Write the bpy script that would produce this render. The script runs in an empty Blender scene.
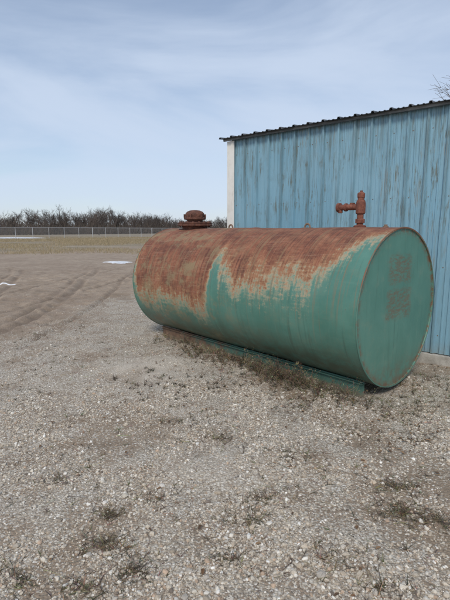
import bpy, math, random
import numpy as np
from mathutils import Vector, Matrix
random.seed(7); rng=np.random.default_rng(7)
scene=bpy.context.scene
COL=scene.collection

# ------------------------------------------------------------ helpers
def new_obj(name, verts, faces, mat=None, parent=None, smooth=False, loc=None):
    me=bpy.data.meshes.new(name)
    me.from_pydata([tuple(v) for v in verts],[],[tuple(f) for f in faces]); me.update()
    if smooth: me.polygons.foreach_set('use_smooth',[True]*len(me.polygons))
    o=bpy.data.objects.new(name,me); COL.objects.link(o)
    if mat: me.materials.append(mat)
    if parent: o.parent=parent
    if loc: o.location=loc
    return o
def np_mesh(name, V, F, mat, cols=None, smooth=False, parent=None):
    me=bpy.data.meshes.new(name)
    V=np.asarray(V,np.float32); F=np.asarray(F,np.int32)
    k=F.shape[1]
    me.vertices.add(len(V)); me.vertices.foreach_set('co',V.ravel())
    me.loops.add(F.size); me.loops.foreach_set('vertex_index',F.ravel())
    me.polygons.add(len(F)); me.polygons.foreach_set('loop_start',np.arange(0,F.size,k,dtype=np.int32))
    me.polygons.foreach_set('loop_total',np.full(len(F),k,np.int32))
    me.polygons.foreach_set('use_smooth',np.full(len(F),smooth))
    me.update(calc_edges=True)
    if cols is not None:
        a=me.attributes.new('col','FLOAT_COLOR','POINT')
        c=np.ones((len(V),4),np.float32); c[:,:3]=cols; a.data.foreach_set('color',c.ravel())
    me.materials.append(mat)
    o=bpy.data.objects.new(name,me); COL.objects.link(o)
    if parent: o.parent=parent
    return o
def empty(name,loc=(0,0,0),rot=0):
    e=bpy.data.objects.new(name,None); COL.objects.link(e); e.location=loc; e.rotation_euler=(0,0,rot); e.empty_display_size=.3
    return e
class M:
    def __init__(s,name,rough=.8,metal=0):
        s.m=bpy.data.materials.new(name); s.m.use_nodes=True; s.nt=s.m.node_tree
        s.b=s.nt.nodes['Principled BSDF']; s.b.inputs['Roughness'].default_value=rough; s.b.inputs['Metallic'].default_value=metal
        s.out=s.nt.nodes['Material Output']
    def n(s,t,**kw):
        nd=s.nt.nodes.new(t)
        for k,v in kw.items(): setattr(nd,k,v)
        return nd
    def put(s,sock,v):
        if isinstance(v,bpy.types.NodeSocket): s.nt.links.new(v,sock)
        elif v is not None:
            try: sock.default_value=v
            except Exception:
                sock.default_value=(*v,1) if len(v)==3 else v
    def math(s,op,a,b=None,c=None,clamp=False):
        nd=s.n('ShaderNodeMath',operation=op); nd.use_clamp=clamp
        s.put(nd.inputs[0],a); s.put(nd.inputs[1],b)
        if c is not None: s.put(nd.inputs[2],c)
        return nd.outputs[0]
    def ss(s,v,a,b,lo=0.,hi=1.):
        nd=s.n('ShaderNodeMapRange',interpolation_type='SMOOTHSTEP')
        for i,x in enumerate((v,a,b,lo,hi)): s.put(nd.inputs[i],x)
        return nd.outputs[0]
    def mix(s,f,a,b,mode='MIX'):
        nd=s.n('ShaderNodeMix',data_type='RGBA',blend_type=mode)
        s.put(nd.inputs[0],f)
        for i,x in ((6,a),(7,b)):
            if isinstance(x,tuple) and len(x)==3: x=(*x,1)
            s.put(nd.inputs[i],x)
        return nd.outputs[2]
    def noise(s,vec,scale,detail=4,rough=.55,vs=None):
        if vs: 
            mp=s.n('ShaderNodeMapping'); s.put(mp.inputs[0],vec); mp.inputs['Scale'].default_value=vs; vec=mp.outputs[0]
        nd=s.n('ShaderNodeTexNoise'); s.put(nd.inputs['Vector'],vec); nd.inputs['Scale'].default_value=scale
        nd.inputs['Detail'].default_value=detail; nd.inputs['Roughness'].default_value=rough
        return nd.outputs['Fac']
    def vor(s,vec,scale,feature='F1'):
        nd=s.n('ShaderNodeTexVoronoi',feature=feature); s.put(nd.inputs['Vector'],vec); nd.inputs['Scale'].default_value=scale
        return nd
    def ramp(s,f,stops):
        nd=s.n('ShaderNodeValToRGB'); s.put(nd.inputs[0],f); cr=nd.color_ramp
        while len(cr.elements)<len(stops): cr.elements.new(.5)
        for e,(p,c) in zip(cr.elements,stops): e.position=p; e.color=(*c,1)
        return nd.outputs[0]
    def bump(s,h,strength=.5,dist=.01,prev=None):
        nd=s.n('ShaderNodeBump'); s.put(nd.inputs['Height'],h); nd.inputs['Strength'].default_value=strength; nd.inputs['Distance'].default_value=dist
        if prev: s.put(nd.inputs['Normal'],prev)
        return nd.outputs[0]
    def obj(s): return s.n('ShaderNodeTexCoord').outputs['Object']
    def pos(s): return s.n('ShaderNodeNewGeometry').outputs['Position']
    def xyz(s,v):
        nd=s.n('ShaderNodeSeparateXYZ'); s.put(nd.inputs[0],v); return nd.outputs
    def comb(s,x,y,z):
        nd=s.n('ShaderNodeCombineXYZ'); s.put(nd.inputs[0],x);s.put(nd.inputs[1],y);s.put(nd.inputs[2],z); return nd.outputs[0]
    def attr(s,name):
        return s.n('ShaderNodeAttribute',attribute_name=name)
    def color(s,c): s.put(s.b.inputs['Base Color'],(*c,1) if isinstance(c,tuple) else c)
    def normal(s,n_): s.put(s.b.inputs['Normal'],n_)

def sn(x,y,f,seed,oct=3):
    r=np.random.default_rng(seed); out=np.zeros_like(x,dtype=float); a=1;tot=0
    for o in range(oct):
        for k in range(5):
            th=r.uniform(0,2*np.pi); ph=r.uniform(0,6.28); ff=f*(1.9**o)*r.uniform(.7,1.4)
            out+=a*np.sin((x*np.cos(th)+y*np.sin(th))*ff*6.28+ph+1.3*np.sin((x*np.sin(th)-y*np.cos(th))*ff*3+ph))
        tot+=a*2.2; a*=.55
    return out/tot
def sst(v,a,b):
    t=np.clip((v-a)/(b-a),0,1); return t*t*(3-2*t)

# ------------------------------------------------------------ placement
CAMH=1.65
R=.80; L=3.80; ZC=.075+R
near=Vector((1.75,4.27,0)); AZ=math.radians(42.3)
TROT=math.radians(90)+AZ
corner=Vector((.13,7.36)); WAZ=math.radians(50.4)
wdir=Vector((math.sin(WAZ),-math.cos(WAZ)))      # along the wall towards camera right
def world(u,v):
    p=math.atan(70/433.3); a=(u-225)/433.3; b=(300-v)/433.3
    dy=math.cos(p)+b*math.sin(p); dz=-math.sin(p)+b*math.cos(p); t=CAMH/-dz
    return a*t,dy*t

# ------------------------------------------------------------ ground
def rut_field(x,y):
    out=np.zeros_like(x,dtype=float)
    wob=.16*sn(x*.3,y,.12,31,2)
    for i,(c,w,k,s_) in enumerate([(-3.75,.09,-.10,.010),(-4.10,.07,-.10,.010),(-5.25,.10,-.22,.016),(-5.65,.07,-.22,.016),(-6.9,.10,-.05,.02),(-8.3,.08,-.3,.01),(-5.9,.07,.12,.0),(-4.5,.07,.2,-.004),(-2.9,.06,-.05,.006)]):
        cx=c+k*(y-9)-s_*(y-9)**2+wob
        e=(x-cx)/w
        out+=(np.exp(-e**2)-.40*np.exp(-((np.abs(e)-2.0)/.7)**2))*sst(y,5.0,6.6)*(1-sst(y,15,26))*(.45+.55*sst(sn(x,y,.3,60+i,2),-.4,.4))
    return np.clip(out,-.5,1)
def pile_f(x,y):
    cx,cy=world(152,368); cx2,cy2=world(215,470)
    return np.clip(np.exp(-(((x-cx)/.50)**2+((y-cy)/.45)**2)+.5*sn(x,y,1.6,77))+.35*np.exp(-(((x-cx2)/.5)**2+((y-cy2)/.25)**2)),0,1)
def gravel_f(x,y):
    d=(x+3.5)-.25*(y-6.4)+.55*sn(x,y,.18,3)+.25*sn(x,y,1.1,4)
    return sst(d,-.9,.9)*(1-sst(y+sn(x,y,.2,9),9.5,13.0)*sst(-x,-1,1.0))
def bare_f(x,y):
    return sst(sn(x,y,.42,52,4)+.35*sn(x,y,2.2,53,3),.10,.85)
def height(x,y):
    fade=1-sst(np.hypot(x,y),25,60)
    h=.020*sn(x,y,.25,1)+.009*sn(x,y,1.3,2)
    h-=.05*rut_field(x,y); h+=.035*pile_f(x,y)-.010*bare_f(x,y)
    h+=.022*sn(x,y,2.0,12)*(1-gravel_f(x,y))*(1-sst(y,14,22))
    px=x-near.x; py=y-near.y; ax,ay=-math.sin(AZ),math.cos(AZ)
    s=px*ax+py*ay; t=px*(-ay)+py*ax
    dd=np.hypot(np.maximum(np.maximum(-s,s-L),0),np.maximum(np.abs(t)-.5,0))
    k=sst(dd,0,.6)
    return h*fade*(.25+.75*k)+.032*np.exp(-(dd/.22)**2)*(.8+.6*sn(x,y,.9,90))*sst(np.abs(t),.1,.4)
def axis(lo,hi,step,far,growth=1.15):
    a=list(np.arange(lo,hi,step)); st=step; v=a[-1]
    while v<far: st*=growth; v+=st; a.append(v)
    st=step; v=lo; b=[]
    while v>-far: st*=growth; v-=st; b.append(v)
    return np.array(b[::-1]+a)
xs=axis(-9,6,.05,2500); ys=axis(.2,16,.05,2500)
X,Y=np.meshgrid(xs,ys); Z=height(X,Y)
nx,ny=len(xs),len(ys)
idx=np.arange(nx*ny).reshape(ny,nx)
F=np.stack([idx[:-1,:-1],idx[:-1,1:],idx[1:,1:],idx[1:,:-1]],-1).reshape(-1,4)
V=np.stack([X,Y,Z],-1).reshape(-1,3)
def hzv(x,y):
    i=np.clip(np.searchsorted(xs,x)-1,0,nx-2); j=np.clip(np.searchsorted(ys,y)-1,0,ny-2)
    fx=(x-xs[i])/(xs[i+1]-xs[i]); fy=(y-ys[j])/(ys[j+1]-ys[j])
    return Z[j,i]*(1-fx)*(1-fy)+Z[j,i+1]*fx*(1-fy)+Z[j+1,i]*(1-fx)*fy+Z[j+1,i+1]*fx*fy
def hz(x,y): return float(hzv(x,y))
G=gravel_f(X,Y); RT=rut_field(X,Y)
GR=sst(Y+.35*np.abs(X+5)+6*sn(X,Y,.03,5)+2.5*sn(X,Y,.15,6),28,54)
gm=M('ground_mat',.95)
P=gm.pos()
att=gm.xyz(gm.attr('col').outputs['Vector']); at2=gm.xyz(gm.attr('col2').outputs['Vector'])
n_big=gm.noise(P,.35,4,.6); n_mid=gm.noise(P,2.6,5,.7); n_fine=gm.noise(P,42,4,.75); n_vf=gm.noise(P,190,2,.7)
dirt=gm.ramp(n_mid,[(.25,(.24,.182,.13)),(.5,(.35,.275,.205)),(.75,(.45,.365,.28))])
dirt=gm.mix(gm.ss(n_fine,.35,.65,0.,.9),gm.mix(1,dirt,(.76,.75,.74),'MULTIPLY'),gm.mix(1,dirt,(1.2,1.19,1.18),'MULTIPLY'))
dirt=gm.mix(gm.ss(n_vf,.6,.72,0.,.55),dirt,(.54,.49,.42))
dirt=gm.mix(gm.ss(n_vf,.28,.40,.45,0.),dirt,(.13,.10,.075))
dirt=gm.mix(gm.math('MULTIPLY',gm.ss(n_big,.42,.62),.35),dirt,gm.mix(1,dirt,(.66,.60,.55),'MULTIPLY'))
dirt=gm.mix(gm.math('MULTIPLY',gm.math('MAXIMUM',att[1],0.),.6),dirt,(.15,.11,.08))
dirt=gm.mix(gm.math('MULTIPLY',at2[1],.40),dirt,(.21,.16,.11))
v1=gm.vor(P,75); v2=gm.vor(P,150)
r1=gm.xyz(v1.outputs['Color']); r2=gm.xyz(v2.outputs['Color'])
pal=[(0.,(.18,.145,.11)),(.25,(.34,.285,.22)),(.5,(.48,.42,.335)),(.75,(.58,.53,.445)),(1.,(.75,.71,.64))]
st1=gm.ramp(r1[0],pal); st2=gm.ramp(r2[0],pal)
stone=gm.mix(gm.ss(r1[1],.45,.55),st2,st1)
edge=gm.ss(v1.outputs['Distance'],.35,.7)
stone=gm.mix(gm.math('MULTIPLY',edge,.5),stone,(.23,.185,.14))
cover=gm.ss(gm.math('ADD',n_mid,gm.math('MULTIPLY',n_fine,.5)),.60,.85,.40,.98)
gmask=gm.math('MULTIPLY',gm.math('MULTIPLY',att[0],cover),gm.ss(at2[1],0.,1.,1.,.45))
thr=gm.math('LESS_THAN',gm.math('MULTIPLY_ADD',r1[2],.8,.1),gmask)
base=gm.mix(thr,dirt,stone)
base=gm.mix(gm.math('MULTIPLY',at2[0],.7),base,gm.mix(n_fine,(.47,.41,.33),(.66,.60,.51)))
ng=gm.noise(P,.10,6,.8,vs=(.30,1.5,1)); ng2=gm.noise(P,2.2,4,.75)
grass=gm.ramp(ng,[(.3,(.21,.165,.105)),(.45,(.32,.26,.18)),(.53,(.215,.175,.11)),(.60,(.35,.285,.205)),(.75,(.42,.35,.255))])
grass=gm.mix(gm.ss(ng2,.4,.65,0.,.5),grass,(.18,.14,.09))
gedge=gm.ss(gm.math('ADD',att[2],gm.math('MULTIPLY',gm.math('SUBTRACT',ng2,.5),1.5)),.25,.75)
base=gm.mix(gedge,base,grass)
gm.color(base)
hgt=gm.math('MULTIPLY_ADD',v1.outputs['Distance'],-.7,n_fine)
gm.normal(gm.bump(hgt,.85,.011))
ground=np_mesh('ground',V,F,gm.m,cols=np.stack([G,RT,GR],-1).reshape(-1,3),smooth=True)
a2=ground.data.attributes.new('col2','FLOAT_COLOR','POINT')
c2=np.ones((len(V),4),np.float32); c2[:,0]=pile_f(X,Y).ravel(); c2[:,1]=(bare_f(X,Y)*(Y<14)).ravel(); c2[:,2]=0; a2.data.foreach_set('color',c2.ravel())

# ------------------------------------------------------------ gravel stones (one mesh)
phi=(1+5**.5)/2
ico=np.array([(-1,phi,0),(1,phi,0),(-1,-phi,0),(1,-phi,0),(0,-1,phi),(0,1,phi),(0,-1,-phi),(0,1,-phi),(phi,0,-1),(phi,0,1),(-phi,0,-1),(-phi,0,1)])/1.902
icf=np.array([(0,11,5),(0,5,1),(0,1,7),(0,7,10),(0,10,11),(1,5,9),(5,11,4),(11,10,2),(10,7,6),(7,1,8),(3,9,4),(3,4,2),(3,2,6),(3,6,8),(3,8,9),(4,9,5),(2,4,11),(6,2,10),(8,6,7),(9,8,1)])
def scatter(n,rmin,rmax,azr,p):
    u=rng.random(n); r=rmin+(rmax-rmin)*u**p; a=rng.uniform(-azr,azr,n)
    return r*np.sin(a),r*np.cos(a)
parts=[]
for n,a,b,pw in ((86000,.9,4.6,1.25),(56000,3.5,13,1.3)):
    x,y=scatter(n,a,b,math.radians(44),pw); parts.append((x,y))
x=np.concatenate([p[0] for p in parts]); y=np.concatenate([p[1] for p in parts])
dens=(.16+.95*sst(sn(x,y,.9,21,4),-.5,.45))*(.12+.88*gravel_f(x,y))*(1-.62*bare_f(x,y))*(1-.65*pile_f(x,y))
keep=rng.random(len(x))<dens
def behind(x,y): return (x-corner.x)*(-wdir.y)+(y-corner.y)*wdir.x
al=(x-corner.x)*wdir.x+(y-corner.y)*wdir.y
keep&=~((behind(x,y)>-.08)&(al>-.1))
x=x[keep];y=y[keep];n=len(x)
size=np.clip(rng.lognormal(math.log(.0052),.47,n),.0024,.021)
Q=rng.normal(size=(n,4)); Q/=np.linalg.norm(Q,axis=1)[:,None]
w,a,b,c=Q.T
Rm=np.stack([1-2*(b*b+c*c),2*(a*b-c*w),2*(a*c+b*w),2*(a*b+c*w),1-2*(a*a+c*c),2*(b*c-a*w),2*(a*c-b*w),2*(b*c+a*w),1-2*(a*a+b*b)],-1).reshape(n,3,3)
sc=rng.uniform(.6,1.25,(n,3))
sv=ico[None]*rng.uniform(.72,1.22,(n,12,1))*sc[:,None,:]
sv=np.einsum('nij,nkj->nki',Rm,sv)*size[:,None,None]
sv[:,:,2]*=.75
sv[:,:,0]+=x[:,None]; sv[:,:,1]+=y[:,None]; sv[:,:,2]+=(hzv(x,y)+size*.2)[:,None]
palette=np.array([(.72,.68,.61),(.62,.57,.485),(.55,.485,.395),(.49,.415,.325),(.46,.42,.365),(.34,.29,.23),(.20,.165,.135),(.50,.375,.275),(.80,.78,.73)])
pi=rng.choice(len(palette),n,p=[.10,.17,.2,.18,.11,.10,.04,.06,.04])
sc_=palette[pi]*rng.uniform(.8,1.12,(n,1))
fc=(icf[None]+12*np.arange(n)[:,None,None]).reshape(-1,3)
sm=M('gravel_stone_mat',.9)
ac=sm.attr('col').outputs['Color']
sm.color(sm.mix(sm.ss(sm.noise(sm.pos(),220,2),.3,.7,0.,.45),ac,sm.mix(1,ac,(.66,.60,.52),'MULTIPLY')))
np_mesh('gravel',sv.reshape(-1,3),fc,sm.m,cols=np.repeat(sc_,12,axis=0))

# ------------------------------------------------------------ tube / lathe helpers
def tube_geo(p0,p1,r0,r1,k=12,cap=True):
    p0=Vector(p0);p1=Vector(p1); d=(p1-p0).normalized()
    u=d.orthogonal().normalized(); v=d.cross(u)
    vs=[];fs=[]
    for p,r in((p0,r0),(p1,r1)):
        for i in range(k):
            t=2*math.pi*i/k; vs.append(p+u*(r*math.cos(t))+v*(r*math.sin(t)))
    for i in range(k):
        j=(i+1)%k; fs.append((i,j,k+j,k+i))
    if cap: fs+= [tuple(range(k))[::-1],tuple(range(k,2*k))]
    return vs,fs
def lathe_geo(profile,c,axis=(0,0,1),k=28):
    c=Vector(c); d=Vector(axis).normalized(); u=d.orthogonal().normalized(); v=d.cross(u)
    vs=[];fs=[]
    for r,h in profile:
        for i in range(k):
            t=2*math.pi*i/k; vs.append(c+d*h+u*(r*math.cos(t))+v*(r*math.sin(t)))
    m=len(profile)
    for a in range(m-1):
        for i in range(k):
            j=(i+1)%k; fs.append((a*k+i,a*k+j,(a+1)*k+j,(a+1)*k+i))
    fs.append(tuple(range(k))[::-1]); fs.append(tuple((m-1)*k+i for i in range(k)))
    return vs,fs
def box_geo(c,s,rotz=0):
    vs=[];M_=Matrix.Rotation(rotz,3,'Z')
    for dx in(-1,1):
        for dy in(-1,1):
            for dz in(-1,1): vs.append(Vector(c)+M_@Vector((dx*s[0]/2,dy*s[1]/2,dz*s[2]/2)))
    return vs,[(0,1,3,2),(4,6,7,5),(0,4,5,1),(2,3,7,6),(0,2,6,4),(1,5,7,3)]
def join(gs):
    V=[];F=[]
    for v,f in gs:
        o=len(V); V+=list(v); F+=[tuple(i+o for i in q) for q in f]
    return V,F
def bevel(o,w=.004,seg=2):
    m=o.modifiers.new('b','BEVEL'); m.width=w; m.segments=seg; m.limit_method='ANGLE'; m.angle_limit=math.radians(40)
def autosmooth(o,deg=35):
    me=o.data
    me.polygons.foreach_set('use_smooth',[True]*len(me.polygons))
    try: me.set_sharp_from_angle(angle=math.radians(deg))
    except Exception: pass

# ------------------------------------------------------------ tank materials
def green_rust_nodes(m,P):
    n1=m.noise(P,2.2,5,.6); n2=m.noise(P,30,4,.7)
    g=m.mix(m.ss(n1,.35,.7),(.066,.185,.145),(.098,.235,.188))
    g=m.mix(m.ss(n2,.55,.8,0.,.35),g,(.14,.25,.19))
    return g
tm=M('tank_shell_paint_rust',.55)
O=tm.obj(); ox,oy,oz=tm.xyz(O)
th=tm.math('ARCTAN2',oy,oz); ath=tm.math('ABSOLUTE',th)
P=tm.comb(ox,tm.math('MULTIPLY',th,R),0.)
g=green_rust_nodes(tm,P)
runs=tm.noise(P,1,4,.6,vs=(16,.9,1))
g=tm.mix(tm.ss(runs,.53,.73,0.,.55),g,(.040,.105,.080))
g=tm.mix(tm.ss(runs,.25,.42,.30,0.),g,(.17,.28,.22))
hscr=tm.noise(P,1,4,.65,vs=(1.5,26,1))
g=tm.mix(tm.ss(hscr,.55,.72,0.,.25),g,(.15,.27,.21))
T=tm.ss(ox,1.75,2.15,1.26,1.80)
low=tm.math('MULTIPLY',tm.math('SUBTRACT',tm.noise(P,1.5,4,.6),.5),1.2)
streak=tm.math('MULTIPLY',tm.math('SUBTRACT',tm.noise(P,1,5,.7,vs=(15,1.4,1)),.5),1.0)
brk=tm.math('MULTIPLY',tm.math('SUBTRACT',tm.noise(P,18,6,.8),.5),1.1)
hbr=tm.math('MULTIPLY',tm.math('SUBTRACT',tm.noise(P,1,5,.7,vs=(3,30,1)),.5),.60)
d=tm.math('SUBTRACT',T,ath)
for q in(low,streak,brk,hbr): d=tm.math('ADD',d,q)
seamd=tm.math('ABSOLUTE',tm.math('ADD',tm.math('SUBTRACT',ox,1.98),tm.math('MULTIPLY',low,.05)))
d=tm.math('SUBTRACT',d,tm.math('MULTIPLY',tm.ss(seamd,.02,.13,1.0,0.),tm.ss(ath,.25,1.1,.30,.80)))
d=tm.math('SUBTRACT',d,tm.math('MULTIPLY',tm.ss(tm.math('ADD',ox,tm.math('MULTIPLY',streak,.25)),.0,.60,1.0,0.),tm.ss(ath,.1,.9,.60,1.05)))
d=tm.math('SUBTRACT',d,tm.ss(ox,L-.16,L,0.,.6))
d=tm.math('MINIMUM',d,.9)
dn=tm.ss(d,-.60,.85)
pale=tm.mix(tm.ss(tm.noise(P,11,5,.7),.4,.62),(.25,.30,.215),(.41,.33,.215))
v_l=tm.noise(P,1,3,.6,vs=(60,1.6,1)); h_l=tm.noise(P,1,3,.6,vs=(2.0,85,1)); rn=tm.noise(P,3.6,6,.8)
rust=tm.ramp(rn,[(.30,(.085,.036,.025)),(.43,(.160,.058,.034)),(.54,(.245,.092,.050)),(.66,(.33,.15,.085)),(.78,(.40,.25,.17))])
rust=tm.mix(tm.ss(v_l,.50,.68,0.,.75),rust,(.070,.030,.022))
rust=tm.mix(tm.ss(h_l,.55,.70,0.,.50),rust,(.38,.23,.16))
rust=tm.mix(tm.ss(v_l,.26,.44,.60,0.),rust,(.38,.195,.12))
rust=tm.mix(tm.ss(tm.noise(P,70,3,.7),.60,.72,0.,.45),rust,(.42,.30,.22))
c=tm.mix(tm.ss(dn,.08,.36),g,pale)
c=tm.mix(tm.ss(dn,.28,.52),c,(.34,.175,.09))
c=tm.mix(tm.ss(dn,.40,.74),c,rust)
drip=tm.math('MULTIPLY',tm.ss(tm.noise(P,1,4,.65,vs=(26,.7,1)),.52,.66),tm.ss(ath,.9,2.4,.70,0.))
c=tm.mix(drip,c,(.22,.145,.08))
spk=tm.ss(tm.noise(P,55,3,.6),.67,.74)
c=tm.mix(tm.math('MULTIPLY',spk,.7),c,(.17,.075,.04))
patch=tm.math('MULTIPLY',tm.ss(tm.noise(P,3.4,6,.75),.49,.64),tm.ss(ox,1.3,2.3,.12,.75))
c=tm.mix(patch,c,(.245,.195,.11))
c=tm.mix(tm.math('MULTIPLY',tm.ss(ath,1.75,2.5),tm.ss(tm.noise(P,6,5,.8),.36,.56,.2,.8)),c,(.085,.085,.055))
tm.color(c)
tm.put(tm.b.inputs['Roughness'],tm.ss(dn,.15,.6,.42,.85))
bh=tm.math('ADD',tm.math('MULTIPLY',tm.noise(P,60,3,.7),tm.ss(dn,.2,.6,.1,1.)),tm.math('MULTIPLY',tm.noise(P,1.4,2),1.5))
tm.normal(tm.bump(bh,.35,.008))

hm=M('tank_head_paint',.5)
O=hm.obj(); hx,hy,hz_=hm.xyz(O)
P=hm.comb(hy,hz_,0.)
g=green_rust_nodes(hm,P)
g=hm.mix(.35,g,(.12,.265,.21))
runs=hm.noise(P,1,4,.6,vs=(18,1.0,1))
g=hm.mix(hm.ss(runs,.54,.74,0.,.45),g,(.055,.13,.10))
g=hm.mix(hm.ss(runs,.25,.42,.35,0.),g,(.18,.30,.24))
g=hm.mix(hm.ss(hm.noise(P,5,6,.75),.5,.72,0.,.5),g,(.175,.255,.19))
rr=hm.math('SQRT',hm.math('ADD',hm.math('MULTIPLY',hy,hy),hm.math('MULTIPLY',hz_,hz_)))
rimr=hm.math('MULTIPLY',hm.ss(rr,R-.09,R-.005),hm.ss(hm.noise(P,14,6,.8),.42,.58))
g=hm.mix(rimr,g,(.17,.085,.045))
def rect(cy,cz,wy,wz):
    jit=hm.math('MULTIPLY',hm.math('SUBTRACT',hm.noise(P,7,4,.7),.5),.16)
    a=hm.ss(hm.math('ADD',hm.math('ABSOLUTE',hm.math('SUBTRACT',hy,cy)),jit),wy-.03,wy+.05,1.,0.)
    b=hm.ss(hm.math('ADD',hm.math('ABSOLUTE',hm.math('SUBTRACT',hz_,cz)),jit),wz-.03,wz+.04,1.,0.)
    return hm.math('MULTIPLY',a,b)
lab=hm.math('MAXIMUM',rect(.02,.40,.22,.13),rect(.02,.05,.24,.14))
lt=hm.math('MULTIPLY',hm.ss(hm.noise(P,1,4,.7,vs=(9,34,1)),.38,.56),hm.ss(hm.noise(P,26,4,.8),.32,.54))
g=hm.mix(hm.math('MULTIPLY',hm.math('MULTIPLY',lab,lt),.85),g,(.16,.12,.075))
spk=hm.ss(hm.noise(P,45,3,.6),.67,.75)
g=hm.mix(hm.math('MULTIPLY',spk,.7),g,(.17,.09,.05))
botm=hm.math('MULTIPLY',hm.ss(hz_,-R,-.40,1.,0.),hm.ss(hm.noise(P,9,6,.75),.40,.6))
g=hm.mix(hm.math('MULTIPLY',botm,.7),g,(.14,.105,.07))
hm.color(g); hm.normal(hm.bump(hm.math('ADD',hm.noise(P,1.8,2),hm.math('MULTIPLY',hm.noise(P,50,3),.05)),.5,.02))

def rustmat(name,a,b,c_):
    m=M(name,.85); O=m.pos()
    r=m.ramp(m.noise(O,22,6,.75),[(.3,a),(.5,b),(.72,c_)])
    m.color(r); m.normal(m.bump(m.noise(O,120,4,.7),.5,.004)); return m.m
rust_m=rustmat('rusty_red_iron',(.07,.027,.020),(.17,.058,.036),(.30,.12,.075))
rust_d=rustmat('rusty_dark_iron',(.045,.025,.019),(.115,.046,.030),(.22,.10,.065))
lug_m=rustmat('lug_iron',(.10,.09,.08),(.20,.13,.09),(.25,.2,.15))
km=M('tank_skid_paint',.8); O=km.obj(); kx,ky,kz=km.xyz(O)
g=km.mix(.55,green_rust_nodes(km,O),(.055,.105,.08))
kr=km.ss(km.math('ADD',km.math('MULTIPLY',km.math('SUBTRACT',km.noise(O,5,6,.8),.5),3.2),km.ss(kx,.9,3.4,-.65,.60)),-.2,.5)
g=km.mix(kr,g,km.ramp(km.noise(O,12,5,.7),[(.3,(.09,.055,.04)),(.6,(.20,.12,.075)),(.8,(.26,.20,.14))]))
g=km.mix(km.ss(km.math('ADD',kz,km.math('MULTIPLY',km.noise(O,14,4,.7),.08)),.05,.11,.9,0.),g,(.19,.15,.105))
km.color(g); km.normal(km.bump(km.noise(O,70,3),.4,.004))

# ------------------------------------------------------------ tank
tank=empty('fuel_storage_tank',(near.x,near.y,0),TROT)
K=128
pr=[(R-.010,-.0),(R-.004,-.001),(R,.006)]+[(R+.005*math.exp(-((s_-1.98)/.010)**2),s_) for s_ in sorted(set(list(np.round(np.linspace(.02,L-.02,60),4))+[1.96,1.97,1.975,1.98,1.985,1.99,2.0]))]+[(R,L-.006),(R-.004,L+.001),(R-.010,L)]
vs=[];fs=[]
for r,s_ in pr:
    for i in range(K):
        t=2*math.pi*i/K
        dent=.0035*math.sin(2*t+s_*2.1)*math.sin(s_*1.7+1)+.002*math.sin(5*t+s_*3.3)
        e_=min(1,min(s_,L-s_)/.3) if 0<s_<L else 0
        rr_=r+dent*max(e_,0)
        vs.append((s_,rr_*math.sin(t),rr_*math.cos(t)))
for a in range(len(pr)-1):
    for i in range(K):
        j=(i+1)%K; fs.append((a*K+i,(a+1)*K+i,(a+1)*K+j,a*K+j))
sh=new_obj('shell',vs,fs,tm.m,tank,loc=(0,0,ZC)); autosmooth(sh,50)
def head(name,x0,sgn):
    rs=[(R-.009,0),(R-.012,.012),(R-.03,.013)]+[(r,.013-.012*(1-(r/R)**2)) for r in (.7,.6,.5,.4,.3,.2,.1,.03)]
    vs=[];fs=[]
    for r,dx in rs:
        for i in range(K):
            t=2*math.pi*i/K; vs.append((dx*sgn,r*math.sin(t),r*math.cos(t)))
    for a in range(len(rs)-1):
        for i in range(K):
            j=(i+1)%K; q=(a*K+i,a*K+j,(a+1)*K+j,(a+1)*K+i); fs.append(q if sgn<0 else q[::-1])
    vs.append((rs[-1][1]*sgn,0,0)); c0=len(vs)-1;a=len(rs)-1
    for i in range(K):
        j=(i+1)%K; fs.append((a*K+i,a*K+j,c0))
    o=new_obj(name,vs,fs,hm.m,tank,loc=(x0,0,ZC)); autosmooth(o,60)
head('end_plate_front',0,1); head('end_plate_back',L,-1)
rmm=M('rim_mat',.7); O=rmm.obj(); rz=rmm.xyz(O)[2]
k_=rmm.ss(rmm.math('ADD',rmm.math('MULTIPLY',rmm.math('SUBTRACT',rmm.noise(O,9,5,.7),.5),1.8),rmm.math('MULTIPLY',rz,.45)),-.05,.3)
rmm.color(rmm.mix(k_,(.09,.20,.155),(.20,.10,.06)))
for nm,x0 in(('rim_front',.004),('rim_back',L-.004)):
    vs=[];fs=[];kk=8
    for i in range(K):
        t=2*math.pi*i/K
        for q in range(kk):
            p=2*math.pi*q/kk; r=R+.0005+.006*math.cos(p); vs.append((x0+.006*math.sin(p),r*math.sin(t),r*math.cos(t)))
    for i in range(K):
        j=(i+1)%K
        for q in range(kk):
            w_=(q+1)%kk; fs.append((i*kk+q,j*kk+q,j*kk+w_,i*kk+w_))
    rm=new_obj(nm,vs,fs,rmm.m,tank,smooth=True,loc=(0,0,ZC))
YS=.38
def skid(name,yc):
    zt_=ZC-math.sqrt(R*R-YS*YS)-.002; sg=1 if yc>0 else -1
    g_=[box_geo((L/2-.02,yc,zt_/2-.02),(L-.30,.014,zt_+.02)),
        box_geo((L/2-.02,yc+sg*.030,.018),(L-.30,.046,.012)),
        box_geo((L/2-.02,yc+sg*.024,zt_-.026),(L-.30,.034,.010))]
    v,f=join(g_); o=new_obj(name,v,f,km.m,tank); bevel(o,.002,1)
skid('skid_rail_left',YS); skid('skid_rail_right',-YS)
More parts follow.
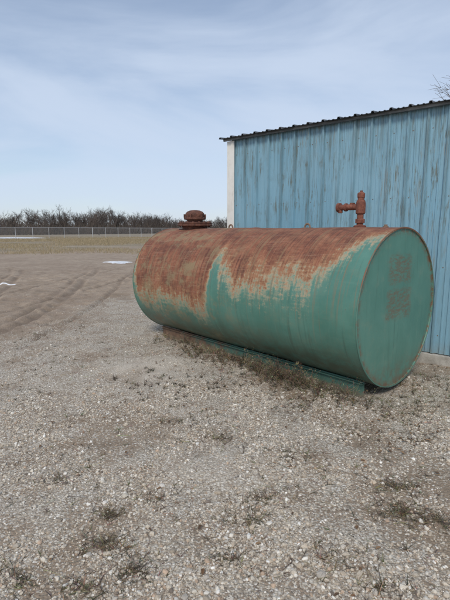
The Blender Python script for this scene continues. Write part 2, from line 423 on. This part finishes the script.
for i,s_ in enumerate((.35,1.7,3.2)):
    ys_=np.linspace(-.37,.37,17); top=[ZC-math.sqrt(R*R-y_*y_)-.001 for y_ in ys_]
    vs=[];fs=[]
    for dx in(-.009,.009):
        for y_,t_ in zip(ys_,top): vs.append((s_+dx,y_,.0)); vs.append((s_+dx,y_,max(t_+.004,.035)))
    n_=len(ys_)
    for side in(0,1):
        o_=side*2*n_
        for k_ in range(n_-1): 
            q=(o_+2*k_,o_+2*k_+2,o_+2*k_+3,o_+2*k_+1); fs.append(q if side==0 else q[::-1])
    for k_ in range(n_-1):
        fs.append((2*k_+1,2*k_+3,2*n_+2*k_+3,2*n_+2*k_+1))
    new_obj('saddle_%d'%(i+1),vs,fs,km.m,tank)
sx=3.28; zt=ZC+R
g_=[lathe_geo([(.19,-.03),(.19,.035)],(sx,0,zt),k=32),
    lathe_geo([(.262,.035),(.265,.040),(.265,.055),(.26,.060)],(sx,0,zt),k=36),
    lathe_geo([(.255,.064),(.258,.068),(.258,.082),(.25,.086)],(sx,0,zt),k=36),
    lathe_geo([(.12,.085),(.12,.125),(.165,.132),(.168,.16),(.15,.166)],(sx,0,zt),k=28),
    lathe_geo([(.135,.166),(.145,.20),(.14,.225),(.115,.25),(.075,.266),(.03,.272)],(sx,0,zt),k=28)]
for i in range(16):
    t=2*math.pi*i/16; c_=(sx+.225*math.cos(t),.225*math.sin(t),zt)
    g_.append(lathe_geo([(.016,.086),(.016,.104)],c_,k=6)); g_.append(lathe_geo([(.009,.02),(.009,.036)],c_,k=6))
for i in range(6):
    t=2*math.pi*i/6; g_.append(box_geo((sx+.155*math.cos(t),.155*math.sin(t),zt+.185),(.03,.018,.05),t))
v,f=join(g_); o=new_obj('manway_vent',v,f,rust_d,tank); autosmooth(o,40)
sx=.49
g_=[lathe_geo([(.065,-.02),(.065,.018),(.05,.026)],(sx,0,zt),k=20),
    lathe_geo([(.034,.0),(.034,.32)],(sx,0,zt),k=18),
    lathe_geo([(.046,.045),(.050,.05),(.050,.085),(.046,.09)],(sx,0,zt),k=8),
    lathe_geo([(.042,.14),(.050,.15),(.050,.245),(.044,.275),(.036,.285)],(sx,0,zt),k=20),
    lathe_geo([(.030,.30),(.040,.31),(.040,.35),(.030,.36),(.014,.365),(.014,.38)],(sx,0,zt),k=8),
    lathe_geo([(.032,.0),(.032,.13),(.043,.135),(.043,.155),(.031,.16),(.031,.21),(.049,.215),(.049,.245),(.036,.25)],(sx+.03,0,zt+.215),axis=(1,0,0),k=20),
    lathe_geo([(.026,.0),(.026,.055),(.018,.06)],(sx+.245,0,zt+.215),axis=(0,0,-1),k=14),
    box_geo((sx+.10,0,zt+.250),(.04,.04,.02))]
v,f=join(g_); o=new_obj('fill_valve_pipe',v,f,rust_m,tank); autosmooth(o,35)
def lug(name,s_,sc=1.0,y_=0,rot=0):
    vs=[];fs=[];k1=14;k2=8;r1=.040*sc;r2=.010*sc
    zb=ZC+math.sqrt(R*R-y_*y_)-.004
    for i in range(k1+1):
        t=math.pi*i/k1
        for q in range(k2):
            p=2*math.pi*q/k2; rr_=r1+r2*math.cos(p)
            v_=Vector((rr_*math.cos(t),r2*math.sin(p),rr_*math.sin(t)*1.25)); v_=Matrix.Rotation(rot,3,'Z')@v_
            vs.append((s_+v_.x,y_+v_.y,zb+v_.z))
    for i in range(k1):
        for q in range(k2):
            w_=(q+1)%k2; fs.append((i*k2+q,(i+1)*k2+q,(i+1)*k2+w_,i*k2+w_))
    b_=box_geo((s_,y_,zb+.003),(.13*sc,.05,.008),rot)
    v,f=join([(vs,fs),b_]); new_obj(name,v,f,lug_m,tank)
lug('lifting_lug_1',2.48); lug('lifting_lug_2',1.17,1.0)
v,f=join([lathe_geo([(.028,-.01),(.028,.012),(.018,.014),(.018,.028),(.010,.030)],(.2,0,zt),k=12)])
new_obj('threaded_plug',v,f,lug_m,tank)

# ------------------------------------------------------------ building
WH=3.09; WL=7.3; BD=6.0
shed=empty('blue_metal_shed',(corner.x,corner.y,0),math.atan2(wdir.y,wdir.x))
bm=M('blue_sheet_metal',.42)
O=bm.obj(); wx,wy,wz=bm.xyz(O)
H=bm.comb(bm.math('ADD',wx,wy),wz,0.)
pan=bm.math('FLOOR',bm.math('DIVIDE',bm.math('ADD',wx,.05),.915))
wn=bm.n('ShaderNodeTexWhiteNoise',noise_dimensions='1D'); bm.put(wn.inputs['W'],pan); pv=wn.outputs['Value']
b0=bm.mix(pv,(.175,.345,.45),(.22,.395,.495))
b0=bm.mix(bm.ss(bm.noise(H,.9,4,.6),.35,.7,0.,.4),b0,(.27,.43,.51))
s1=bm.noise(H,1,4,.6,vs=(13,.35,1)); s2=bm.noise(H,1,6,.8,vs=(30,2.4,1)); s3=bm.noise(H,1.1,4,.7)
b0=bm.mix(bm.ss(s1,.52,.74,0.,.45),b0,(.12,.24,.315))
b0=bm.mix(bm.ss(s1,.25,.44,.35,0.),b0,(.31,.465,.55))
stn=bm.math('MULTIPLY',bm.ss(s2,.50,.62),bm.math('MULTIPLY',bm.ss(s3,.42,.56),bm.ss(wz,.9,2.1,.2,1.)))
b0=bm.mix(bm.math('MULTIPLY',stn,.85),b0,(.12,.125,.095))
s4=bm.math('MULTIPLY',bm.ss(bm.noise(H,1,5,.75,vs=(20,1.1,1)),.54,.66),bm.ss(bm.noise(H,.75,3),.44,.57))
b0=bm.mix(bm.math('MULTIPLY',s4,.60),b0,(.235,.19,.125))
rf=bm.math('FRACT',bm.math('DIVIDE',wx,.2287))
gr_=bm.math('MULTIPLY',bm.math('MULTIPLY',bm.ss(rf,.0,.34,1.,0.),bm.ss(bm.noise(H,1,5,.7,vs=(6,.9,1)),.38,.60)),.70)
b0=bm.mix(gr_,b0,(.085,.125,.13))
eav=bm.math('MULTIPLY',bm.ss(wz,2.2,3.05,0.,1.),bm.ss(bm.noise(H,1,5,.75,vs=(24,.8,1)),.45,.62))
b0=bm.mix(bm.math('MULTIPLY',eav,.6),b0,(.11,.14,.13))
lap=bm.math('FRACT',bm.math('DIVIDE',bm.math('ADD',wx,.001),.9148))
b0=bm.mix(bm.ss(lap,.003,.012,.9,0.),b0,(.04,.055,.065))
b0=bm.mix(bm.math('MULTIPLY',bm.ss(wz,.0,.35,1.,0.),bm.ss(bm.noise(H,8,5,.7),.35,.6,.1,.7)),b0,(.22,.20,.16))
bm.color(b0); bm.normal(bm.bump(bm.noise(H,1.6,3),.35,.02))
def rib_profile(Lw):
    pts=[];p=.2287; x=0
    while x<Lw:
        hi=.030
        for a,b in [(0,0),(.010,hi),(.034,hi),(.046,0),(.098,0),(.105,.009),(.117,.009),(.124,0),(.160,0),(.167,.009),(.179,.009),(.186,0)]:
            if x+a<Lw: pts.append((x+a,b))
        x+=p
    pts.append((Lw,0)); return pts
def ribbed_wall(name,p0,p1,z0,z1,out,mat,parent,z1b=None):
    p0=Vector((*p0,0));p1=Vector((*p1,0)); d=(p1-p0); Lw=d.length; d.normalize(); out=Vector((*out,0))
    pts=rib_profile(Lw); vs=[];fs=[]
    for a,b in pts:
        q=p0+d*a+out*b; zt_=z1 if z1b is None else z1+(z1b-z1)*a/Lw
        vs.append((q.x,q.y,z0)); vs.append((q.x,q.y,zt_))
    for i in range(len(pts)-1): fs.append((2*i,2*i+2,2*i+3,2*i+1))
    o=new_obj(name,vs,fs,mat,parent)
    m=o.modifiers.new('s','SOLIDIFY'); m.thickness=.002; m.offset=0
    return o
sl=math.tan(math.radians(6))
ribbed_wall('front_wall',(.0,0),(WL,0),.12,WH,(0,-1),bm.m,shed)
ribbed_wall('back_wall',(0,BD),(WL,BD),.12,WH+sl*BD,(0,1),bm.m,shed)
ribbed_wall('end_wall_left',(0,.0),(0,BD),.12,WH,(-1,0),bm.m,shed,WH+sl*BD)
ribbed_wall('end_wall_right',(WL,.0),(WL,BD),.12,WH,(1,0),bm.m,shed,WH+sl*BD)
wt=M('white_trim_paint',.6); H=wt.obj()
wc=wt.mix(wt.ss(wt.noise(H,4,5,.7),.4,.75,0.,.6),(.74,.73,.69),(.55,.52,.46))
wc=wt.mix(wt.ss(wt.noise(H,1,4,.7,vs=(30,30,1.5)),.58,.73,0.,.6),wc,(.36,.33,.27)); wt.color(wc)
v,f=join([box_geo((-.012,-.036,WH/2+.03),(.135,.010,WH-.10)),box_geo((-.084,.04,WH/2+.03),(.010,.162,WH-.10))])
new_obj('corner_trim_left',v,f,wt.m,shed)
v,f=join([box_geo((WL+.012,-.036,WH/2+.03),(.135,.010,WH-.10)),box_geo((WL+.084,.04,WH/2+.03),(.010,.162,WH-.10))])
new_obj('corner_trim_right',v,f,wt.m,shed)
cm=M('concrete_footing',.9); O=cm.obj()
cm.color(cm.ramp(cm.noise(O,9,6,.7),[(.3,(.26,.24,.21)),(.55,(.42,.40,.36)),(.8,(.52,.50,.46))])); cm.normal(cm.bump(cm.noise(O,60,4),.5,.006))
v,f=join([box_geo((WL/2,.035,.025),(WL+.06,.17,.17)),box_geo((WL/2,BD-.035,.025),(WL+.06,.17,.17)),box_geo((.035,BD/2,.025),(.17,BD-.25,.168)),box_geo((WL-.035,BD/2,.025),(.17,BD-.25,.168))])
o=new_obj('footing',v,f,cm.m,shed); bevel(o,.008)
rm_=M('dark_roof_sheet',.55); O=rm_.obj()
rm_.color(rm_.mix(rm_.ss(rm_.noise(O,6,5,.7),.4,.7),(.045,.055,.065),(.12,.12,.12)))
pts=rib_profile(WL+.30); vs=[];fs=[]
for a,b in pts:
    for yy in(-.13,BD+.2):
        vs.append((a-.19,yy,WH+.030+sl*yy+b*.8))
for i in range(len(pts)-1): fs.append((2*i,2*i+1,2*i+3,2*i+2))
o=new_obj('roof',vs,fs,rm_.m,shed); m=o.modifiers.new('s','SOLIDIFY'); m.thickness=.006; m.offset=0
fm=M('weathered_fascia',.8); O=fm.obj()
fm.color(fm.mix(fm.ss(fm.noise(O,1,5,.7,vs=(2,20,20)),.4,.65),(.08,.09,.095),(.22,.23,.23)))
v,f=join([box_geo((WL/2-.01,-.062,WH+.002),(WL+.26,.034,.036)),box_geo((WL/2,.02,WH-.04),(WL-.02,.03,.05))])
o=new_obj('eave_board',v,f,fm.m,shed)
g_=[]
for zz in(.35,1.2,2.05,2.85):
    x_=.075
    while x_<WL-.05:
        g_.append(lathe_geo([(.006,0),(.006,.004),(.003,.006)],(x_,-.001,zz),axis=(0,-1,0),k=6)); x_+=.2287
v,f=join(g_); new_obj('screws',v,f,lug_m,shed)
v,f=join([box_geo((-.035,3,1.1),(.03,.95,2.05)),box_geo((-.06,3.36,1.1),(.05,.03,.10))]); new_obj('side_door',v,f,wt.m,shed)

# ------------------------------------------------------------ sprigs: generic blades
def blades_mesh(name,mat,items):
    V=[];Fc=[];C=[]
    for base,bl,colr in items:
        for dr,ln,wd,bend in bl:
            d=Vector(dr).normalized(); side=d.cross(Vector((random.random()-.5,random.random()-.5,random.random()))).normalized()
            p=Vector(base); n0=len(V); segs=4; z0=base[2]
            cc=[c_*random.uniform(.7,1.25) for c_ in colr]
            for k in range(segs+1):
                w=wd*(1-.8*k/segs)/2
                V.append(p-side*w);V.append(p+side*w);C.append(cc);C.append(cc)
                d=(d+Vector((bend[0],bend[1],bend[2]))/segs).normalized(); p=p+d*(ln/segs)
                if p.z<z0+.004: p.z=z0+.004
            for k in range(segs):
                a=n0+2*k; Fc.append((a,a+1,a+3,a+2))
    return np_mesh(name,np.array([tuple(v) for v in V]),np.array(Fc),mat,cols=np.array(C))
def vcolmat(name,rough=.9):
    m=M(name,rough); m.color(m.attr('col').outputs['Color']); return m.m
weedm=vcolmat('dry_weed_mat')
def tuft(x,y,n,ln,wd,spread=1.0,col=(.10,.075,.05),up=.9):
    bl=[]
    for i in range(n):
        t=random.uniform(0,6.28); e=random.uniform(.1,1)*spread
        bl.append(((math.cos(t)*e,math.sin(t)*e,up*random.uniform(.3,1.1)),ln*random.uniform(.35,1.1),wd*random.uniform(.6,1.3),(random.uniform(-.8,.8),random.uniform(-.8,.8),random.uniform(-1.0,.2))))
    return ((x+random.uniform(-.01,.01),y+random.uniform(-.01,.01),hz(x,y)),bl,col)
def tankpt(s,t):
    c_,s_=math.cos(TROT),math.sin(TROT); return near.x+c_*s-s_*t, near.y+s_*s+c_*t
browns=[(.15,.115,.07),(.09,.07,.045),(.26,.20,.125),(.065,.055,.035),(.12,.125,.055)]
items=[]
for i in range(620):
    s=random.triangular(-.15,3.7,1.0); t=.45+abs(random.gauss(0,.18))
    x_,y_=tankpt(s,t); items.append(tuft(x_,y_,random.randint(4,10),random.uniform(.05,.17),.0042,1.0,random.choice(browns)))
def branchy(x,y,h,col):
    out=[]; z=hz(x,y)
    for st in range(random.randint(2,4)):
        d=Vector((random.gauss(0,.35),random.gauss(0,.35),1)).normalized(); p=Vector((x,y,z)); ln=h*random.uniform(.6,1)
        out.append((tuple(p),[(tuple(d),ln,.0045,(0,0,0))],col))
        for k in range(9):
            q=p+d*ln*random.uniform(.25,.95); t=random.uniform(0,6.28)
            out.append((tuple(q),[((math.cos(t),math.sin(t),random.uniform(.3,1.1)),ln*random.uniform(.15,.35),.0032,(0,0,random.uniform(-.6,.3)))],col))
            if random.random()<.6:
                q2=q+Vector((math.cos(t),math.sin(t),.6))*ln*.15
                out.append((tuple(q2),[((random.gauss(0,1),random.gauss(0,1),.5),.02,.010,(0,0,0))],col))
    return out
for i in range(70):
    s=random.gauss(.95,.45); t=.50+abs(random.gauss(0,.16)); x_,y_=tankpt(s,t)
    items+=branchy(x_,y_,random.uniform(.10,.30),random.choice([(.11,.085,.055),(.085,.065,.042),(.13,.075,.05),(.22,.175,.11)]))
for i in range(34):
    s=random.uniform(1.6,3.6); t=.46+abs(random.gauss(0,.12)); x_,y_=tankpt(s,t)
    items+=branchy(x_,y_,random.uniform(.08,.18),random.choice(browns[:3]))
for i in range(200):
    s=random.uniform(-.55,.05); t=random.uniform(-.8,.7); x_,y_=tankpt(s,t)
    items.append(tuft(x_,y_,random.randint(4,9),random.uniform(.03,.11),.004,1.,random.choice(browns)))
blades_mesh('dry_weeds_at_tank',weedm,items)
items=[]
for (u,v) in [(130,384),(142,388),(158,381),(168,387),(186,386),(208,388),(216,384),(182,398),(150,372),(228,392),(118,378),(244,386),(140,396),(196,380)]:
    x_,y_=world(u,v)
    for k in range(4): items.append(tuft(x_+random.gauss(0,.06),y_+random.gauss(0,.06),10,random.uniform(.045,.095),.0055,.9,random.choice([(.06,.045,.03),(.10,.075,.045),(.075,.065,.035)])))
for i in range(1500):
    x_=random.uniform(-3.4,3.6); y_=random.uniform(1.0,8.0)
    if abs(x_)>y_*.75: continue
    if behind(x_,y_)>-.1: continue
    if sn(np.array([x_]),np.array([y_]),.35,44)[0]<-.1: continue
    items.append(tuft(x_,y_,random.randint(4,10),random.uniform(.03,.085),.0038,1.2,random.choice(browns),.6))
blades_mesh('scattered_dead_plants',weedm,items)
items=[]
for (u,v,rd,nn) in [(105,545,.07,120),(130,572,.07,90),(110,515,.06,80),(402,512,.08,170),(395,488,.08,120),(440,520,.08,80),(230,560,.08,60),(85,590,.06,60),(265,500,.12,90),(250,520,.10,70),(25,580,.06,40),(330,560,.10,50),(180,420,.13,50),(350,430,.16,70),(300,405,.18,90),(410,440,.13,70),(220,440,.14,60),(290,460,.12,70),(380,590,.08,50),(60,480,.10,40),(160,500,.10,40)]:
    cx,cy=world(u,v)
    for k in range(nn):
        r_=abs(random.gauss(0,rd)); t=random.uniform(0,6.28)
        items.append(tuft(cx+r_*1.5*math.cos(t),cy+r_*math.sin(t),random.randint(2,6),random.uniform(.025,.09),.0036,1.4,random.choice(browns[:4]),.5))
blades_mesh('matted_dead_weeds',weedm,items)
items=[]
for i in range(1500):
    x_=random.uniform(-2.5,3.2); y_=random.uniform(1.0,6.2)
    if abs(x_)>y_*.8: continue
    if behind(x_,y_)>-.1: continue
    t=random.uniform(0,6.28)
    items.append(((x_,y_,hz(x_,y_)+.008),[((math.cos(t),math.sin(t),random.uniform(-.02,.12)),random.uniform(.03,.15),random.uniform(.0018,.0042),(random.uniform(-.5,.5),random.uniform(-.5,.5),-.08))],random.choice([(.09,.065,.045),(.36,.29,.19),(.06,.045,.035),(.20,.15,.10)])))
blades_mesh('twigs',weedm,items)
V_=[];F_=[];C_=[]
for i in range(560):
    if random.random()<.6:
        x_,y_=tankpt(random.uniform(-.7,2.6),.5+abs(random.gauss(0,.35)))
    else:
        x_=random.uniform(-1.5,3.0); y_=random.uniform(1.2,5.5)
    if behind(x_,y_)>-.1: continue
    z_=hz(x_,y_)+.010; s_=random.uniform(.008,.022); t=random.uniform(0,6.28)
    ux,uy=math.cos(t),math.sin(t); n0=len(V_)
    for a,b,h in((-1,0,.1),(-.3,.45,.35),(.5,.35,.3),(1,0,.05),(.5,-.35,.3),(-.3,-.45,.45)):
        V_.append((x_+s_*(a*ux-b*uy),y_+s_*(a*uy+b*ux),z_+s_*h*random.uniform(.3,1.3)))
    F_+= [(n0,n0+1,n0+2,n0+3),(n0,n0+3,n0+4,n0+5)]
    c_=random.choice([(.16,.09,.045),(.10,.06,.035),(.22,.14,.08)]); C_+=[c_]*6
np_mesh('fallen_leaves',np.array(V_),np.array(F_),weedm,cols=np.array(C_))

# ------------------------------------------------------------ dry grass blades in the far field
rg=np.random.default_rng(5)
N=150000
yy=26+80*rg.random(N)**1.2; xx=rg.uniform(-.72,.30,N)*yy
kp=(sn(xx,yy,.05,70,4)+.9*sst(yy,30,70)-.25>rg.uniform(-.3,.5,N))&(yy+.35*np.abs(xx+5)>30)
xx=xx[kp];yy=yy[kp];n=len(xx)
h_=rg.uniform(.05,.22,n); w_=rg.uniform(.006,.022,n)*yy/40; tl_=rg.normal(0,.5,n)*h_; z_=hzv(xx,yy); an=rg.uniform(-.7,.7,n)
tri=np.zeros((n,3,3)); tri[:,0]=np.stack([xx-w_,yy-w_*an,z_-.01],-1); tri[:,1]=np.stack([xx+w_,yy+w_*an,z_-.01],-1); tri[:,2]=np.stack([xx+tl_,yy,z_+h_],-1)
gp=np.array([(.30,.235,.145),(.38,.31,.205),(.22,.175,.105),(.26,.22,.125)])[rg.integers(0,4,n)]*rg.uniform(.8,1.15,(n,1))
np_mesh('dry_field_grass',tri.reshape(-1,3),np.arange(3*n).reshape(-1,3),weedm,cols=np.repeat(gp,3,axis=0))

# ------------------------------------------------------------ snow patches
snm=M('snow_mat',.6); O=snm.pos(); snm.color(snm.mix(snm.ss(snm.noise(O,5,4),.4,.7),(.74,.76,.79),(.50,.51,.52))); snm.normal(snm.bump(snm.noise(O,9,4),.4,.03))
def snow(cx,cy,rx,ry,h,seed):
    r=np.random.default_rng(seed); n_=64; rings=6; vs=[(cx,cy,hz(cx,cy)+h)];fs=[]
    ph=r.uniform(0,6.28,6)
    for k in range(1,rings+1):
        q=k/rings
        for i in range(n_):
            t=2*math.pi*i/n_; e=1+.24*math.sin(2*t+ph[0])+.20*math.sin(3*t+ph[1])+.15*math.sin(5*t+ph[2])+.11*math.sin(9*t+ph[3])+.08*math.sin(14*t+ph[4])
            x_=cx+rx*q*e*math.cos(t); y_=cy+ry*q*e*math.sin(t)
            vs.append((x_,y_,hz(x_,y_)+h*(1-q*q)-.015*(q>.99)))
    for i in range(n_): fs.append((0,1+i,1+(i+1)%n_))
    for k in range(rings-1):
        for i in range(n_):
            j=(i+1)%n_; a=1+k*n_; fs.append((a+i,a+n_+i,a+n_+j,a+j))
    new_obj('snow_patch',vs,fs,snm.m,smooth=True)
x_,y_=world(118,262.5); snow(x_,y_,.72,.60,.05,1)
x_,y_=world(6,284); snow(x_,y_,.28,.05,.015,2)
x_,y_=world(8,238.5); snow(x_,y_,4.5,6.0,.30,3)

# ------------------------------------------------------------ chain link fence
fpts=[Vector((-75,48,0)),Vector((-39.5,76,0)),Vector((-17,102,0)),Vector((32,158,0))]
fence=empty('chain_link_fence')
gal=M('galvanised_steel',.45,.3); gal.color((.50,.51,.52)); gal=gal.m
g_=[];FH=2.1
mv=[];mf=[];muv=[]
dist=0
for a,b in zip(fpts[:-1],fpts[1:]):
    Ls=(b-a).length; nn=int(Ls/3.0)
    for i in range(nn):
        p=a+(b-a)*(i/nn)
        thick=.045 if i%6 else .07
        g_.append(tube_geo((p.x,p.y,-.1),(p.x,p.y,FH+.05),thick,thick,6))
    g_.append(tube_geo((a.x,a.y,FH),(b.x,b.y,FH),.026,.026,6))
    g_.append(tube_geo((a.x,a.y,.08),(b.x,b.y,.08),.012,.012,5))
    n0=len(mv); mv+=[(a.x,a.y,.05),(b.x,b.y,.05),(b.x,b.y,FH),(a.x,a.y,FH)]; mf.append((n0,n0+1,n0+2,n0+3)); muv+=[(dist,0),(dist+Ls,0),(dist+Ls,FH),(dist,FH)]; dist+=Ls
v,f=join(g_); new_obj('posts_and_rails',v,f,gal,fence)
o=new_obj('wire_mesh',mv,mf,None,fence)
uvl=o.data.uv_layers.new(name='uv')
for i,uv in enumerate(muv): uvl.data[i].uv=uv
wm=M('chain_link_wire',.5,.2); wm.color((.36,.36,.36))
uv=wm.n('ShaderNodeTexCoord').outputs['UV']; ux,uy,_=wm.xyz(uv)
def diag(a): return wm.math('LESS_THAN',wm.math('FRACT',wm.math('DIVIDE',a,.07)),.10)
al_=wm.math('MAXIMUM',diag(wm.math('ADD',ux,uy)),diag(wm.math('SUBTRACT',ux,uy)))
tr=wm.n('ShaderNodeBsdfTransparent'); mx=wm.n('ShaderNodeMixShader'); wm.put(mx.inputs[0],al_)
wm.nt.links.new(tr.outputs[0],mx.inputs[1]); wm.nt.links.new(wm.b.outputs[0],mx.inputs[2]); wm.nt.links.new(mx.outputs[0],wm.out.inputs[0])
o.data.materials.append(wm.m)

# ------------------------------------------------------------ distant tree line
def sliver_tree(V,F,C,x,y,H_,col=(.085,.068,.058),lv0=4):
    cc=np.array(col)*random.uniform(.7,1.25)
    def add(p,q,w0,w1):
        n0=len(V); d=(q-p)
        s=Vector((1,.6,0)).normalized() if d.z>abs(d.x) else Vector((.2,.1,1)).normalized()
        V.extend([tuple(p-s*w0),tuple(p+s*w0),tuple(q+s*w1),tuple(q-s*w1)]); F.append((n0,n0+1,n0+2,n0+3)); C.extend([tuple(cc)]*4)
    def rec(p,d,ln,w,lv):
        q=p+d*ln; add(p,q,w,w*.6)
        if lv==0: return
        for k in range(random.randint(3,4)):
            dd=(d+Vector((random.gauss(0,.50),random.gauss(0,.50),random.gauss(.10,.25)))).normalized()
            pp=p+(q-p)*random.uniform(.35,1.0)
            rec(pp,dd,ln*random.uniform(.5,.75),max(w*.5,.020),lv-1)
    rec(Vector((x,y,-.2)),Vector((random.gauss(0,.05),0,1)).normalized(),H_*.42,.15*H_/9,lv0)
V_=[];F_=[];C_=[]
A0=Vector((-135,95,0));A1=Vector((-62,150,0));A2=Vector((-20,235,0));A3=Vector((70,330,0))
def tl(t):
    if t<.33: return A0.lerp(A1,t/.33)
    if t<.66: return A1.lerp(A2,(t-.33)/.33)
    return A2.lerp(A3,(t-.66)/.34)
tcols=[(.080,.064,.056),(.105,.082,.070),(.062,.053,.048)]
for i in range(620):
    p=tl(random.random()); d_=random.uniform(0,30)
    hs=random.uniform(8.4,11.6)*(1+.12*math.sin(p.x*.11)+.08*math.sin(p.x*.37))
    if random.random()<.05: hs*=1.15
    sliver_tree(V_,F_,C_,p.x-d_*.5,p.y+d_,hs,col=random.choice(tcols))
for i in range(30000):
    p=tl(random.random()); d_=random.uniform(-2,32); px,py=p.x-d_*.5,p.y+d_; n0=len(V_)
    h_=random.uniform(.6,2.8); t=random.gauss(0,.8); w=random.uniform(.04,.15); z0=random.uniform(0,4.0)*random.random()
    V_+= [(px-w,py,z0-.1),(px+w,py,z0-.1),(px+w*.3+t*h_*.6,py,z0+h_),(px-w*.3+t*h_*.6,py,z0+h_)]; F_.append((n0,n0+1,n0+2,n0+3))
    c_=random.choice([(.075,.060,.05),(.095,.075,.06),(.06,.052,.045)]); C_+=[c_]*4
dtm=vcolmat('bare_wood_mat')
np_mesh('distant_tree_line',np.array(V_),np.array(F_),dtm,cols=np.array(C_))
V_=[];F_=[];C_=[]
sliver_tree(V_,F_,C_,-40.5,141,10.6); np_mesh('bare_tree',np.array(V_),np.array(F_),dtm,cols=np.array(C_))

# bare tree behind the shed at right
barkm=M('bark',.9); barkm.color(barkm.ramp(barkm.noise(barkm.pos(),14,5),[(.3,(.06,.048,.04)),(.7,(.15,.12,.10))])); 
TV=[];TF=[]
random.seed(21)
def br(p,d,ln,r,lv):
    segs=3; q=p
    for k in range(segs):
        d2=(d+Vector((random.gauss(0,.10),random.gauss(0,.10),random.gauss(.02,.06)))).normalized()
        q2=q+d2*(ln/segs); r2=r*(1-.13)
        v,f=tube_geo(q,q2,r,r2,6 if lv>2 else 4,False); o_=len(TV); TV.extend(v); TF.extend([tuple(i+o_ for i in t_) for t_ in f])
        if lv>0 and k>=(1 if lv>4 else 0):
            for m_ in range(2 if lv>1 else 3):
                t=random.uniform(0,6.28); e=random.uniform(.5,1.0)
                u=d2.orthogonal().normalized(); w_=d2.cross(u)
                dd=(d2+(u*math.cos(t)+w_*math.sin(t))*e+Vector((0,0,.12))).normalized()
                br(q2,dd,ln*random.uniform(.5,.72),max(r2*.5,.008),lv-1)
        q,d,r=q2,d2,r2
br(Vector((14.75,24,-.1)),Vector((0,0,1)),4.75,.18,4)
new_obj('bare_tree',TV,TF,barkm.m)

# ------------------------------------------------------------ sky, sun, camera
SE=math.radians(44); SAZ=math.radians(192)
sund=Vector((math.sin(SAZ)*math.cos(SE),math.cos(SAZ)*math.cos(SE),math.sin(SE)))
w=bpy.data.worlds.new('World'); scene.world=w; w.use_nodes=True; nt=w.node_tree; nt.nodes.clear()
out=nt.nodes.new('ShaderNodeOutputWorld'); bg=nt.nodes.new('ShaderNodeBackground'); bg.inputs[1].default_value=.125
sky=nt.nodes.new('ShaderNodeTexSky'); sky.sky_type='NISHITA'; sky.sun_disc=False; sky.sun_elevation=SE; sky.sun_rotation=SAZ; sky.air_density=1.0; sky.dust_density=.8; sky.ozone_density=1.8
tc=nt.nodes.new('ShaderNodeTexCoord'); mp=nt.nodes.new('ShaderNodeMapping'); mp.inputs['Scale'].default_value=(1,1,3.4); mp.inputs['Rotation'].default_value=(.1,.25,0)
nz=nt.nodes.new('ShaderNodeTexNoise'); nz.inputs['Scale'].default_value=1.5; nz.inputs['Detail'].default_value=7; nz.inputs['Roughness'].default_value=.52; nz.inputs['Distortion'].default_value=.6
cr=nt.nodes.new('ShaderNodeMapRange'); cr.interpolation_type='SMOOTHSTEP'
for i,v_ in enumerate((.32,.68,.30,.84)): cr.inputs[i+1].default_value=v_
mx=nt.nodes.new('ShaderNodeMix'); mx.data_type='RGBA'; mx.inputs[7].default_value=(5.0,5.8,7.1,1)
lk=nt.links.new
lk(tc.outputs['Generated'],mp.inputs[0]); lk(mp.outputs[0],nz.inputs['Vector']); lk(nz.outputs['Fac'],cr.inputs[0]); lk(cr.outputs[0],mx.inputs[0]); lk(sky.outputs[0],mx.inputs[6]); lk(mx.outputs[2],bg.inputs[0]); lk(bg.outputs[0],out.inputs[0])
sun=bpy.data.lights.new('sun','SUN'); sun.energy=2.2; sun.angle=math.radians(14); sun.color=(1,.93,.83)
so=bpy.data.objects.new('sun',sun); COL.objects.link(so); so.rotation_euler=(-sund).to_track_quat('-Z','Y').to_euler(); so.location=(0,0,20)

cam=bpy.data.cameras.new('camera'); co=bpy.data.objects.new('camera',cam); COL.objects.link(co)
cam.sensor_fit='VERTICAL'; cam.sensor_height=36; cam.lens=26; cam.clip_end=6000; cam.clip_start=.05
co.location=(0,0,CAMH); co.rotation_euler=(math.radians(90)-math.atan(70/433.3),0,0)
scene.camera=co
scene.view_settings.view_transform='Standard'; scene.view_settings.look='None'; scene.view_settings.exposure=0
